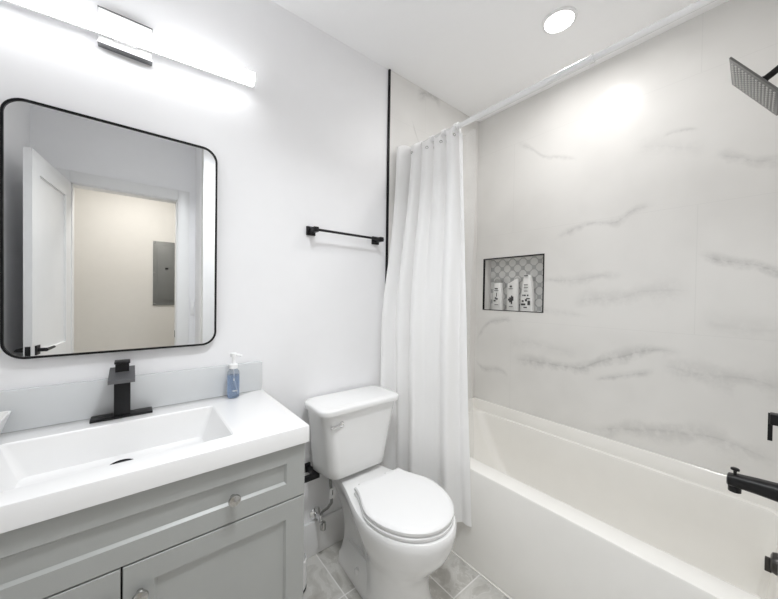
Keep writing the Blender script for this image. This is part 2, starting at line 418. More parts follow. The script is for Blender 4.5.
# hallway seen through the mirror
struct('wall_hall_back', MB().box(-1.4, 1.6, YH-.1, YH, 0, H), M_['hallpaint'], 'cream hallway wall seen in the mirror')
struct('wall_hall_left', MB().box(-1.46, -1.36, YH, YD-.1, 0, H), M_['hallpaint'], 'cream end wall of the hallway')
struct('wall_hall_right', MB().box(1.5, 1.6, YH, YD-.1, 0, H), M_['hallpaint'], 'cream wall at the far side of the hallway')
struct('wall_hall_front', MB().box(-1.36, DX0-.09, YD-.118, YD-.1, 0, H).box(DX1+.09, 1.5, YD-.118, YD-.1, 0, H).box(DX0-.09, DX1+.09, YD-.118, YD-.1, DZ+.09, H), M_['hallpaint'], 'cream hallway side of the door wall')
# baseboards
def bboard(name, poly_box, label): struct(name, MB().box(*poly_box, .003), M_['trimw'], label)
bboard('baseboard_back', (.455, 1.148, -.015, -.0005, .0, .168), 'tall white baseboard behind the toilet')
bboard('baseboard_left', (XL+.0005, XL+.015, YD+.02, -.52, .0, .168), 'white baseboard along the left wall')
bboard('baseboard_recess', (XS-.015, XS-.0005, YD+.02, YF, .0, .168), 'white baseboard in the entry recess')
struct('trim_4', MB().box(1.268, 1.2775, YF+.002, -.002, .0, .006, .002), M_['tub'], 'white caulk line along the bathtub apron')

# door, swung open against the left wall
dr = struct('door_1', MB().box(0, .1, 0, .1, 0, .1), M_['trimw'], 'white two panel door standing open')
bpy.data.objects.remove(dr)
def build_door():
    a = math.atan2(-.09, .70)                                    # swing past square
    hinge = Vector((DX0+.006, YD+.012, 0))
    ux = Vector((math.sin(a), math.cos(a), 0)); nx = Vector((math.cos(a), -math.sin(a), 0))   # along leaf, leaf normal (+x)
    W_, T, Hh = .672, .036, 2.10
    def P(s, n, z): return hinge + ux*s + nx*n + Vector((0, 0, z+.008))
    mb = MB()
    def slab(s0, s1, n0, n1, z0, z1):
        c = [P(s, n, z) for s in (s0, s1) for n in (n0, n1) for z in (z0, z1)]
        v = [mb.bm.verts.new(p) for p in c]
        for f in [(0,1,3,2),(4,6,7,5),(0,4,5,1),(2,3,7,6),(0,2,6,4),(1,5,7,3)]: mb.bm.faces.new([v[i] for i in f])
    st = .11
    slab(0, st, 0, -T, 0, Hh); slab(W_-st, W_, 0, -T, 0, Hh)
    for z0, z1 in ((0, .24), (.78, .93), (Hh-st-.01, Hh)): slab(st, W_-st, 0, -T, z0, z1)
    slab(st, W_-st, -.011, -T+.011, .24, Hh-.1)
    o = obj('door_1', mb, M_['trimw'], None, 20, loc=hinge, kind='structure', label='white panelled door standing open against the left wall')
    hz = .945
    for sgn, nn in ((1, 0), (-1, -T)):
        h = MB(); c = P(W_-.06, nn, hz)
        d = nx*sgn
        h.box(c.x-.027, c.x+.027, c.y-.027, c.y+.027, c.z-.027, c.z+.027)
        rot = Matrix((nx, ux, Vector((0, 0, 1)))).transposed()
        for v in h.bm.verts:
            l = v.co-c; v.co = c + nx*(l.x*.14+sgn*.004) + ux*l.y + Vector((0, 0, l.z))
        h.tube([c, c+d*.045], .011, 12)
        e = c+d*.042
        h.tube([e+ux*.012, e-ux*.05, e-ux*.115], [.010, .009, .008], 10)
        obj('door_handle', h, M_['black'], o, label='black lever handle')
    h = MB(); c = P(W_, -T/2, hz); h.box(c.x-.011, c.x+.011, c.y-.001, c.y+.0025, c.z-.028, c.z+.028)
    obj('latch_plate', h, M_['black'], o, label='black latch plate')
build_door()
ob = obj('light_switch', MB().box(.412, .440, YD+.0005, YD+.007, 1.10, 1.22, .002).box(.420, .432, YD+.006, YD+.011, 1.135, 1.185, .001), M_['plastic'],
         label='white wall switch plate beside the doorway, seen in the mirror', category='switch')
ep = thing('electrical_panel', 'grey electrical panel on the cream hallway wall, seen in the mirror', 'electrical panel', (.37, YH, 1.152))
obj('panel_body', MB().box(.187, .55, YH+.0005, YH+.012, 1.152, 1.885, .002), M_['panelgrey'], ep)
obj('panel_door', MB().box(.225, .512, YH+.012, YH+.019, 1.21, 1.83, .003), M_['panelgrey'], ep)
obj('panel_latch', MB().box(.300, .330, YH+.019, YH+.026, 1.565, 1.585, .001), M_['black'], ep, label='black latch')
for z in (1.17, 1.52, 1.868):
    obj('screw', MB().lathe((.200, YH+.012, z), [(.006, 0), (.006, .003), (.003, .004)], 'y', 12), M_['nickel'], ep)

# ------------------------------------------------------------------ ceiling lamps
def downlight(name, x, y, r, m, label, power, spread, col):
    d = thing(name, label, 'ceiling light', (x, y, H))
    la = bpy.data.lights.new('lamp_light', 'AREA'); la.shape = 'DISK'; la.size = 2*r; la.energy = power; la.spread = math.radians(spread); la.color = col
    lo = bpy.data.objects.new('lamp_light', la); COL.objects.link(lo); lo.parent = d; lo.location = (0, 0, -.010)
    obj('trim_ring', MB().lathe((x, y, H-.0005), [(r*1.0, 0), (r*1.22, 0), (r*1.20, -.005), (r*1.02, -.008), (r*1.0, -.006)], 'z', 40, caps=False), M_['plastic'], d)
    obj('lens', MB().lathe((x, y, H), [(r, -.0008), (r, -.004)], 'z', 40), m, d, label='glowing white lens')
    return d
downlight('recessed_downlight', 1.56, -.775, .062, M_['down'], 'round lit recessed downlight in the ceiling above the bathtub', DOWN_E, 176, (1, .985, .97))
downlight('added_fill_light', .42, -1.08, .15, M_['entry'], 'added unseen fill light, round and flush on the bathroom ceiling', FILL_E, 124, (.955, .98, 1))  # unseen lamp, added to brighten and even out the room
downlight('recessed_downlight', .05, -2.38, .085, M_['hall'], 'added unseen round warm downlight in the hallway ceiling', HALL_E, 160, (1, .965, .92))  # unseen lamp, added to light the hallway

# ------------------------------------------------------------------ mirror
mx0, mx1, mz0, mz1 = -.2978, .2655, 1.0952, 1.8736
mi = thing('wall_mirror', 'rounded rectangular mirror with thin black frame above the vanity', 'mirror', (-.016, 0, mz0))
def rr_xz(x0, x1, z0, z1, r, y, n=10): return [(a, y, b) for a, b, _ in rrect(x0, x1, z0, z1, r, 0, n)]
fr = .0065; R0 = .052
mb = MB()
ring = [rr_xz(mx0, mx1, mz0, mz1, R0, -.001), rr_xz(mx0, mx1, mz0, mz1, R0, -.026),
        rr_xz(mx0+fr, mx1-fr, mz0+fr, mz1-fr, R0-fr, -.026), rr_xz(mx0+fr, mx1-fr, mz0+fr, mz1-fr, R0-fr, -.001)]
mb.rings(ring+[ring[0]], False, False)
obj('mirror_frame', mb, M_['blackframe'], mi)
e = fr
obj('mirror_glass', MB().rings([rr_xz(mx0+e, mx1-e, mz0+e, mz1-e, R0-e, -.010), rr_xz(mx0+e, mx1-e, mz0+e, mz1-e, R0-e, -.022)]), M_['mirror'], mi, label='silvered glass')

# ------------------------------------------------------------------ vanity light
vl = thing('vanity_light', 'long white tube light on a square chrome edged plate above the mirror', 'wall light', (-.018, 0, 2.13))
obj('back_plate', MB().box(-.088, .053, -.030, -.0005, 2.127, 2.236, .002), M_['plastic'], vl)
for za, zb in ((2.123, 2.1272), (2.2362, 2.239)):
    obj('plate_edge', MB().box(-.090, .055, -.031, -.0005, za, zb), M_['edge'], vl, label='chrome edge strip')
TX0, TX1, TY, TZ, TR = -.432, .392, -.070, 2.188, .0255
obj('tube', MB().lathe((TX0+.006, TY, TZ), [(TR, 0), (TR, TX1-TX0-.012)], 'x', 32), M_['tube'], vl, label='glowing white tube')
for xa, xb in ((TX0, TX0+.006), (TX1-.006, TX1)):
    obj('end_cap', MB().lathe((xa, TY, TZ), [(TR-.002, 0), (TR+.0006, .002), (TR+.0006, xb-xa)], 'x', 32), M_['plastic'], vl)
mb = MB().box(TX0+.004, TX1-.004, TY+.006, TY+.030, TZ-.018, TZ+.018, .004).box(-.05, .015, TY+.02, -.030, TZ-.02, TZ+.02)
obj('tube_holder', mb, M_['plastic'], vl)
SEAM = obj('seam_strip', MB().box(TX0+.006, TX1-.006, TY-.0260, TY-.0235, TZ+.0035, TZ+.0058, rot=None), M_['nickel'], vl)
for o in vl.children:                                            # the tube hangs a little lower at its left end
    if o.name.split('.')[0] in ('tube', 'end_cap', 'tube_holder', 'seam_strip'):
        for v in o.data.vertices: v.co.z += (v.co.x + vl.location.x - TX1)*.056 - .004


# ------------------------------------------------------------------ vanity cabinet
CT, CTH, CYF, CX0, CX1 = .8796, .0538, -.5027, -.490, .4496
VX0, VX1, VYF = -.478, .441, -.490
vc = thing('vanity_cabinet', 'light grey shaker vanity cabinet under the white sink top', 'cabinet', ((VX0+VX1)/2, -.25, 0))
mb = MB()
mb.box(VX0, VX0+.018, -.472, -.006, 0, CT-CTH-.001); mb.box(VX1-.018, VX1, -.472, -.006, 0, CT-CTH-.001)
mb.box(VX0+.018, VX1-.018, -.472, -.006, .10, .118); mb.box(VX0+.018, VX1-.018, -.018, -.006, .118, CT-CTH-.001)
mb.box(VX0+.018, VX1-.018, -.41, -.392, 0, .10)
obj('body', mb, M_['cab'], vc)
obj('gap_shade_board', MB().box(VX0+.018, VX1-.018, -.470, -.452, .118, CT-CTH-.003), M_['gap'], vc, label='dark board coloured as the shade in the gaps between the fronts')
def shaker(x0, x1, z0, z1, rx, rz):
    mb = MB(); yf, yb, rec, sl = VYF, -.472, .008, .006
    def rct(a, b, c, d, y): return [(a, y, c), (b, y, c), (b, y, d), (a, y, d)]
    e = .0015
    mb.rings([rct(x0, x1, z0, z1, yb), rct(x0, x1, z0, z1, yf+e), rct(x0+e, x1-e, z0+e, z1-e, yf),
              rct(x0+rx, x1-rx, z0+rz, z1-rz, yf), rct(x0+rx+sl, x1-rx-sl, z0+rz+sl, z1-rz-sl, yf+rec)])
    return mb
def knob(x, z, parent):
    obj('knob', MB().lathe((x, VYF, z), [(.007, .0), (.006, -.006), (.006, -.012), (.014, -.016), (.0165, -.021), (.015, -.026), (.008, -.0285), (.001, -.029)], 'y', 28),
        M_['nickel'], parent, label='round brushed nickel knob')
d = obj('drawer', shaker(VX0+.002, VX1-.001, .6535, .8215, .060, .052), M_['cab'], vc, 25)
knob(.224, .727, d); knob(-.262, .727, d)
d = obj('door', shaker(-.0145, VX1-.001, .105, .6495, .060, .057), M_['cab'], vc, 25); knob(.018, .577, d)
d = obj('door', shaker(VX0+.002, -.0185, .105, .6495, .060, .057), M_['cab'], vc, 25); knob(-.051, .577, d)

# ------------------------------------------------------------------ sink top
st = thing('vanity_sink_top', 'glossy white countertop with integrated trough sink on the grey cabinet', 'sink', (-.02, -.25, CT-CTH))
mb = MB(); z0 = CT-CTH; e = .004; bx0, bx1, by0, by1 = -.277, .236, -.430, -.121
rs = [rrect(CX0, CX1, CYF, -.003, .003, z0, 3), rrect(CX0, CX1, CYF, -.003, .003, CT-e, 3), rrect(CX0+.0012, CX1-.0012, CYF+.0012, -.003-.0012, .003, CT-.0012, 3),
      rrect(CX0+e, CX1-e, CYF+e, -.003-e, .003, CT, 3),
      rrect(bx0-.004, bx1+.004, by0-.004, by1+.004, .014, CT, 3), rrect(bx0, bx1, by0, by1, .012, CT-.003, 3),
      rrect(bx0+.020, bx1-.020, by0+.012, by1-.010, .018, CT-.055, 3),
      rrect(bx0+.038, bx1-.038, by0+.026, by1-.018, .020, CT-.098, 3), rrect(bx0+.048, bx1-.048, by0+.036, by1-.028, .020, CT-.104, 3),
      rrect(-.06, .02, -.24, -.18, .01, CT-.108, 3)]
mb.rings(rs, False, True)
sb = obj('basin_top', mb, M_['top'], st, 30)
obj('drain', MB().lathe((-.022, -.200, CT-.1045), [(.031, -.002), (.031, .003), (.026, .005), (.024, .001), (.0, .001)], 'z', 28, caps=False), M_['black'], st, label='black sink drain')
obj('backsplash', MB().box(CX0, CX1-.001, -.022, -.002, CT, 1.0035, .003), M_['splash'], st)

# ------------------------------------------------------------------ faucet
fx = -.0235
fa = thing('sink_faucet', 'square matte black single handle faucet on the sink deck', 'faucet', (fx, -.045, CT))
obj('base_plate', MB().box(fx-.080, fx+.082, -.076, -.025, CT, CT+.008, .0015), M_['black'], fa)
obj('column', MB().box(fx-.0215, fx+.0215, -.070, -.029, CT+.008, 1.026, .0015), M_['black'], fa)
mb = MB()
def quadslab(P, th):
    b = [mb.bm.verts.new(p) for p in P]; t_ = [mb.bm.verts.new((p[0], p[1], p[2]-th)) for p in P]
    mb.bm.faces.new(b); mb.bm.faces.new(t_[::-1])
    for i in range(4): mb.bm.faces.new((b[i], t_[i], t_[(i+1) % 4], b[(i+1) % 4]))
quadslab([(fx-.033, -.165, 1.026), (fx+.033, -.165, 1.026), (fx+.033, -.027, 1.044), (fx-.033, -.027, 1.044)], .010)
obj('spout', mb, M_['spoutgrey'], fa, 20, label='flat dark grey spout plate')
obj('handle', MB().box(fx-.018, fx+.018, -.083, -.042, 1.030, 1.064, .0015).box(fx-.0205, fx+.0205, -.090, -.033, 1.064, 1.0695, .001), M_['black'], fa)

# ------------------------------------------------------------------ soap pump and dish on the sink top
sx, sy = .322, -.062
sp = thing('soap_dispenser', 'clear blue hand soap pump bottle on the sink deck near the right end', 'soap dispenser', (sx, sy, CT))
obj('bottle', MB().lathe((sx, sy, CT+.0005), [(.017, 0), (.0225, .004), (.0225, .095), (.0215, .104), (.016, .112), (.013, .116), (.013, .122)], 'z', 32), M_['clear'], sp)
obj('liquid', MB().lathe((sx, sy, CT+.003), [(.016, 0), (.0205, .004), (.0205, .088)], 'z', 32), M_['liquid'], sp, label='blue liquid soap')
pm = obj('pump', MB().lathe((sx, sy, CT+.118), [(.015, 0), (.0155, .003), (.0155, .017), (.009, .019), (.0065, .021), (.0065, .047), (.012, .048), (.0125, .060), (.011, .062)], 'z', 24)
         .tube([(sx, sy, CT+.172), (sx+.018, sy-.012, CT+.172), (sx+.028, sy-.018, CT+.169)], [.006, .0055, .0045], 10), M_['plastic'], sp, label='white pump head')
obj('dip_tube', MB().tube([(sx, sy, CT+.12), (sx+.003, sy, CT+.06), (sx+.011, sy-.002, CT+.012)], .0022, 8), M_['plastic'], sp)
obj('label_print', MB().box(sx-.008, sx+.010, sy-.0232, sy-.0222, CT+.030, CT+.034).box(sx-.006, sx-.001, sy-.0232, sy-.0224, CT+.072, CT+.082), M_['splash'], sp, label='faint white print')
dx, dy = -.343, -.105
ds = thing('soap_dish', 'white flared square dish at the left end of the sink top', 'dish', (dx, dy, CT))
def sq(h, z, r=.012): return rrect(dx-h, dx+h, dy-h*.92, dy+h*.92, r, z, 4)
obj('dish_body', MB().rings([sq(.048, CT+.0005), sq(.052, CT+.006), sq(.072, CT+.070), sq(.067, CT+.070), sq(.049, CT+.012), sq(.03, CT+.010)]), M_['plastic'], ds)
obj('lining', MB().rings([sq(.0485, CT+.0135), sq(.0585, CT+.044), sq(.03, CT+.047), sq(.01, CT+.048)]), M_['beige'], ds, label='beige contents')

# ------------------------------------------------------------------ towel bar
tb = thing('towel_bar', 'matte black towel bar with square ends mounted above the toilet', 'towel bar', (.88, 0, 1.59))
for x in (.678, 1.070):
    p = obj('post', MB().box(x-.0225, x+.0225, -.012, -.0005, 1.590, 1.633, .001).box(x-.012, x+.012, -.070, -.010, 1.600, 1.624, .002), M_['black'], tb)
obj('bar', MB().tube([(.668, -.060, 1.612), (1.086, -.060, 1.612)], .0062, 14), M_['black'], tb)
tp = thing('toilet_paper_holder', 'black toilet paper holder bracket on the wall between vanity and toilet', 'toilet paper holder', (.66, 0, .44))
obj('wall_plate', MB().box(.648, .688, -.012, -.0005, .430, .472, .001), M_['black'], tp)
obj('arm', MB().box(.668, .689, -.078, -.010, .436, .460, .002), M_['black'], tp)
obj('roll_bar', MB().box(.535, .697, -.094, -.074, .432, .456, .002), M_['black'], tp)

# ------------------------------------------------------------------ toilet
tx = .862; bx = .886
to = thing('toilet', 'white two piece toilet with closed lid between vanity and shower curtain', 'toilet', (tx, -.4, 0))
def egg(z, yb, ym, yf, hb, hw, bp_=1.0, cx=bx, n=28, fp=1.0):
    """outline: straight-ish back of half width hb at yb, widest hw at ym, round front at yf (yb > ym > yf)"""
    R_ = []
    for k in range(n+1):                       # right side, back to front
        s = k/n
        if s < .45:
            q = s/.45; y = yb+(ym-yb)*q; w_ = hb+(hw-hb)*smoothstep(q)**bp_
        else:
            a = (s-.45)/.55*PI/2; y = ym+(yf-ym)*math.sin(a)**fp; w_ = hw*math.cos(a)
        R_.append((w_, y))
    return [(cx+a, b, z) for a, b in R_] + [(cx-a, b, z) for a, b in reversed(R_[:-1])]
mb = MB()
L_ = [(0.000, -.085, -.45, -.612, .074, .140, 2.6), (.018, -.085, -.45, -.612, .074, .140, 2.6), (.030, -.088, -.45, -.602, .064, .131, 2.8),
      (.090, -.10, -.45, -.590, .054, .125, 3), (.150, -.10, -.45, -.588, .052, .123, 3), (.195, -.095, -.455, -.600, .054, .127, 2.6), (.235, -.085, -.46, -.628, .058, .139, 2.1),
      (.275, -.07, -.465, -.664, .066, .157, 1.8), (.315, -.055, -.47, -.692, .078, .173, 1.6), (.355, -.045, -.47, -.708, .094, .185, 1.4),
      (.392, -.04, -.47, -.715, .106, .190, 1.3), (.415, -.04, -.47, -.715, .110, .191, 1.3), (.424, -.044, -.47, -.709, .107, .186, 1.3), (.426, -.06, -.47, -.69, .097, .170, 1.3)]
mb.rings([egg(*l) for l in L_])
# foot flanges with bolt area
mb.rings([[(bx-.098, -.12, 0.001), (bx+.098, -.12, 0.001), (bx+.118, -.42, 0.001), (bx-.118, -.42, 0.001)],
          [(bx-.100, -.13, .050), (bx+.100, -.13, .050), (bx+.112, -.42, .050), (bx-.112, -.42, .050)],
          [(bx-.068, -.16, .115), (bx+.068, -.16, .115), (bx+.085, -.41, .135), (bx-.085, -.41, .135)]])
obj('bowl', mb, M_['ceramic'], to, 50)
for s in (-1, 1):
    obj('bolt_cap', MB().lathe((bx+s*.092, -.285, .062), [(.016, -.01), (.016, .006), (.012, .013), (.004, .016)], 'z', 20), M_['ceramic'], to)
mb = MB()
def tk(z, hw, yf, r, yb=-.024, dx=0.0):
    kb = .26*max(0., (.76-z)/.31)
    return [(tx+(x-tx)*(1+kb*(y-yf)/(yb-yf)), y, z_) for x, y, z_ in rrect(tx-hw, tx+hw, yf, yb, r, z, 6)]
prof = [(.452, .142, -.194, .030), (.458, .150, -.200, .036), (.50, .157, -.203, .038), (.56, .168, -.207, .040), (.62, .180, -.210, .042), (.68, .193, -.213, .044), (.735, .208, -.216, .046), (.766, .214, -.217, .046)]
mb.rings([tk(*p) for p in prof])
tank = obj('tank', mb, M_['ceramic'], to, 50)
mb = MB()
lid = [(.764, .219, -.226, .046), (.768, .227, -.234, .048), (.785, .230, -.237, .048), (.792, .227, -.234, .048), (.795, .222, -.226, .044), (.796, .195, -.20, .04)]
mb.rings([tk(z, h_, y, r, -.018) for z, h_, y, r in lid])
obj('tank_lid', mb, M_['ceramic'], to, 50)
obj('tank_gasket', MB().box(tx-.10, tx+.10, -.15, -.06, .424, .454, .004), M_['rubber'], to)
mb = MB().lathe((tx-.122, -.208, .716), [(.013, .004), (.013, -.010), (.010, -.013), (.002, -.014)], 'y', 20)
mb.tube([(tx-.122, -.217, .716), (tx-.150, -.222, .713), (tx-.178, -.220, .711)], [.006, .0055, .0065], 10)
obj('flush_lever', mb, M_['chrome'], to, label='chrome flush lever')
def lidring(z, k=0.0): return egg(z, -.300-k*.4, -.48, -.701+k, .130-k*.8, .184-k)
mb = MB().rings([lidring(.4285, .006), lidring(.430, .001), lidring(.440, .0), lidring(.4435, .006), lidring(.4435, .03)])
obj('seat', mb, M_['seat'], to, 40)
mb = MB().rings([lidring(.4475, .008), lidring(.449, .002), lidring(.460, .001), lidring(.4655, .006), lidring(.4675, .020), lidring(.4685, .06), lidring(.469, .10)])
obj('lid', mb, M_['seat'], to, 40)
for s in (-1, 1):
    obj('hinge', MB().box(bx+s*.075-.018, bx+s*.075+.018, -.312, -.275, .426, .455, .006), M_['seat'], to)

# supply valve
sv = thing('supply_valve', 'chrome water supply valve and braided hose on the wall beside the toilet', 'valve', (.72, 0, .19))
obj('wall_escutcheon', MB().lathe((.720, -.0005, .202), [(.030, 0), (.029, -.004), (.016, -.010), (.012, -.011)], 'y', 28), M_['chrome'], sv)
obj('valve_body', MB().tube([(.720, -.006, .202), (.720, -.068, .202)], .0095, 14).tube([(.720, -.062, .192), (.720, -.062, .229)], .0105, 14), M_['chrome'], sv)
obj('valve_handle', MB().tube([(.720, -.068, .202), (.720, -.090, .197)], .006, 10).lathe((.720, -.088, .189), [(.009, -.022), (.014, -.018), (.015, 0), (.012, .016), (.008, .018)], 'z', 16), M_['nickel'], sv)
hp = [(.720, -.062, .226), (.728, -.068, .243), (.748, -.080, .258), (.763, -.092, .285), (.757, -.103, .34), (.748, -.106, .39), (.746, -.106, .420)]
obj('hose', MB().tube(hp, .0068, 12), M_['braid'], sv)
obj('hose_nut', MB().lathe((.746, -.106, .418), [(.010, 0), (.014, .004), (.014, .028)], 'z', 12), M_['rubber'], sv, label='black hose nut')
mb = MB().box(.740, .768, -.1175, -.1160, .322, .372)
tg = obj('tag', mb, M_['plastic'], sv, label='white paper tag on the hose')
obj('tag_print', MB().box(.751, .756, -.1182, -.1174, .338, .362), M_['print'], tg)
obj('waste_bin', MB().lathe((.563, -.13, 0), [(.045, .0005), (.050, .001), (.050, .012)], 'z', 32).lathe((.563, -.13, .012), [(.048, 0), (.050, .01), (.050, .12), (.046, .125), (.046, .02)], 'z', 32),
    M_['plastic'], None, label='small white canister on the floor, mostly hidden behind the vanity', category='canister')
bpy.data.objects['waste_bin'].data.materials.append(M_['rubber'])
for p in bpy.data.objects['waste_bin'].data.polygons:
    if p.center.z < .0122: p.material_index = 1
bpy.data.objects['waste_bin'].name = 'brush_canister'

# ------------------------------------------------------------------ bathtub
tu = thing('bathtub', 'white alcove bathtub with flat apron along the marble tiled wall', 'bathtub', (1.64, -.77, 0))
X0, X1, Y0, Y1, ZR = 1.2772, 2.016, -1.528, -.0115, .470
mb = MB(); nn = 8
rs = [rrect(X0+.004, X1, Y0, Y1, .006, .001, nn), rrect(X0, X1, Y0, Y1, .006, ZR-.012, nn), rrect(X0+.004, X1-.001, Y0+.001, Y1-.001, .006, ZR-.003, nn), rrect(X0+.012, X1-.002, Y0+.002, Y1-.002, .006, ZR, nn),
      rrect(1.366, 1.988, -1.484, -.072, .055, ZR, nn), rrect(1.376, 1.981, -1.478, -.080, .055, ZR-.004, nn), rrect(1.382, 1.977, -1.474, -.088, .055, ZR-.016, nn),
      rrect(1.400, 1.962, -1.462, -.175, .055, .30, nn), rrect(1.420, 1.945, -1.440, -.285, .060, .14, nn), rrect(1.450, 1.920, -1.39, -.345, .07, .098, nn), rrect(1.50, 1.88, -1.34, -.42, .07, .088, nn)]
mb.rings(rs, False, True)
# raised flange towards the walls
def strip(prof_pts, along, a0, a1):
    for ends in ((0,),):
        if along == 'y': mb.rings([[(x, a0, z) for x, z in prof_pts], [(x, a1, z) for x, z in prof_pts]])
        else: mb.rings([[(a0, y, z) for y, z in prof_pts], [(a1, y, z) for y, z in prof_pts]])
strip([(1.992, ZR-.004), (1.995, ZR+.010), (2.003, .537), (2.008, .542), (2.0165, .542), (2.0165, ZR-.004)], 'y', Y0, Y1)
strip([(-.044, ZR-.004), (-.042, ZR+.008), (-.024, .536), (-.020, .542), (-.0105, .542), (-.0105, ZR-.004)], 'x', 1.30, 2.0165)
obj('tub_body', mb, M_['tub'], tu, 40)
ov = MB().lathe((1.665, -1.4685, .430), [(.034, 0), (.034, .004), (.031, .012), (.022, .016), (.004, .017)], 'y', 28)
obj('overflow_plate', ov, M_['oil'], tu, label='dark bronze overflow plate')
obj('overflow_lever', MB().box(1.658, 1.672, -1.456, -1.440, .395, .440, .002), M_['oil'], tu)
obj('drain', MB().lathe((1.68, -1.26, .090), [(.032, -.004), (.032, .003), (.020, .005), (.004, .006)], 'z', 24), M_['oil'], tu, label='dark bronze drain')

# ------------------------------------------------------------------ shower fittings
sh = thing('rain_shower', 'square dark metal rain shower head on a black arm high on the tiled wall', 'shower head', (1.652, -1.53, 2.03))
c = Vector((1.652, -1.384, 2.033)); al = .98; be = .031
e1 = Vector((math.cos(be), math.sin(be), 0)); e2 = Vector((-math.sin(be)*math.cos(al), math.cos(be)*math.cos(al), math.sin(al))); e3 = e1.cross(e2)
if e3.z > 0: e3 = -e3                                             # e3 points out of the face (down, to the tub)
rot = Matrix((e1, e2, e3)).transposed()
mb = MB().box(c.x-.0985, c.x+.0985, c.y-.0985, c.y+.0985, c.z-.006, c.z, .0010, rot=rot, piv=c)
obj('face_plate', mb, M_['headface'], sh)
mb = MB()
for i in range(10):
    for j in range(13):
        a = (i-4.5)/4.5*.074; b = (j-6)/6*.083
        p = c+e1*a+e2*b
        mb.lathe(p, [(.0040, -.001), (.0032, .0022), (.0014, .0026)], e3, 8)
noz = obj('nozzle_field', mb, M_['nozzle'], sh, kind='stuff', label='grid of pale rubber nozzles')
bk = c-e3*.006
mb = MB().lathe(bk, [(.024, 0), (.022, .010), (.013, .016), (.012, .026)], -e3, 24)
pw = Vector((1.652, -1.53, 2.145)); j = bk-e3*.024
mb.tube([j, j+(-e3)*.015, j+Vector((0, -.050, .035)), pw+Vector((0, .020, -.005)), pw], .0105, 14)
mb.lathe(pw, [(.030, .0005), (.030, .004), (.014, .010)], 'y', 28)
obj('arm', mb, M_['black'], sh)
vt = thing('shower_valve', 'black shower valve with a thin lever handle on the tiled wall above the tub spout', 'shower valve', (1.65, -1.53, .9))
obj('trim_plate', MB().box(1.575, 1.725, -1.5295, -1.522, .835, .985, .002), M_['black'], vt)
obj('handle', MB().box(1.634, 1.672, -1.524, -1.442, .895, .930, .003).box(1.6505, 1.6565, -1.449, -1.438, .838, .930, .001), M_['black'], vt)
tsu = thing('tub_spout', 'black tub spout with diverter knob over the bathtub end', 'tub spout', (1.65, -1.53, .66))
mb = MB()
def yz(y, hx, zc, hz, r): return [(a, y, b+.010) for a, b, _ in rrect(1.65-hx, 1.65+hx, zc-hz, zc+hz, r, 0, 5)]
mb.rings([yz(-1.5295, .034, .662, .034, .030), yz(-1.52, .034, .662, .034, .030), yz(-1.50, .030, .664, .030, .024), yz(-1.42, .027, .664, .024, .018), yz(-1.375, .025, .662, .021, .015), yz(-1.352, .023, .660, .018, .012), yz(-1.349, .019, .660, .014, .010)])
mb.lathe((1.65, -1.368,   .662), [(.017, 0), (.0165, -.030)], 'z', 18)
obj('spout_body', mb, M_['black'], tsu, 40)
obj('diverter_knob', MB().lathe((1.65, -1.368, .690), [(.0045, 0), (.0045, .014), (.0115, .017), (.0115, .022), (.008, .024)], 'z', 18), M_['black'], tsu)

# ------------------------------------------------------------------ shower rod, curtain and liner
RX, RZ = 1.307, 2.181
rd = thing('shower_rod', 'white telescoping shower curtain rod running along the bathtub', 'curtain rod', (RX, -.77, RZ))
obj('outer_tube', MB().tube([(RX, -.0105, RZ), (RX, -1.003, RZ)], .0136, 20), M_['rod'], rd)
obj('inner_tube', MB().tube([(RX, -1.003, RZ), (RX, YF+.0005, RZ)], .0112, 20), M_['rod'], rd)
obj('collar', MB().lathe((RX, -1.010, RZ), [(.0150, 0), (.0150, .012)], 'y', 20), M_['rod'], rd)
for y, d_ in ((-.0105, -1), (YF+.0005, 1)):
    obj('flange', MB().lathe((RX, y, RZ), [(.026, 0), (.025, d_*.008), (.018, d_*.016), (.0155, d_*.018)], 'y', 24), M_['rod'], rd)
cu = thing('shower_curtain', 'white fabric shower curtain bunched at the wall end of the rod outside the tub', 'shower curtain', (1.2, -.3, .18))
ns, ntt = 260, 70
ZT, ZB = 2.178, .185
def lerp(a, b, t): return a+(b-a)*t
def curtain_pt(s, t):
    """s 0 at the wall .. 1 at the room end, t 0 top .. 1 hem"""
    z = lerp(ZT, ZB, t)
    k = smoothstep(t/.55)
    ax, ay = lerp(1.285, 1.138, k), lerp(-.030, -.040, k)
    bx, by = lerp(1.310, 1.258, smoothstep(t/.75)), lerp(-.436, -.550, t**1.1)
    x = lerp(ax, bx, s); y = lerp(ay, by, s)
    ph = s*5.5 + .25*math.sin(3.1*s+1.0) + .10*math.sin(5*t+4*s)*t
    amp = lerp(.044, .030, smoothstep(t/.7))*(.75+.35*math.sin(7.3*s+.6))
    edge = 1.0
    wv = math.sin(2*PI*ph)
    sharp = wv*(1.25-.25*wv*wv)
    # broad lower folds
    wide = math.sin(2*PI*(s*2.6+.15))*.028*smoothstep((t-.1)/.5)
    n = Vector((-.96, -.28))
    off = amp*sharp*(1-.35*smoothstep(t/.6)) + wide
    x += n.x*off; y += n.y*off + .012*math.cos(2*PI*ph)*(1-t)
    # free corner flares out at the wall end near the top
    fl = math.exp(-((s)/.05)**2)
    x -= fl*lerp(.055, .012, smoothstep(t/.4))
    zz = z + (.010*math.cos(2*PI*2*ph)-.006)*math.exp(-t*18) - .055*math.exp(-((1-s)/.03)**2)*math.exp(-t*10)
    zz += .015*math.sin(2*PI*s*1.3)*t - (.0)
    y = min(y, -.016); x = x if zz > .55 else min(x, 1.272)
    return Vector((x, y, zz))
P = [[curtain_pt(i/ns, jj/ntt) for i in range(ns+1)] for jj in range(ntt+1)]
cf = obj('curtain_panel', MB().grid(P), M_['curtain'], cu, 80)
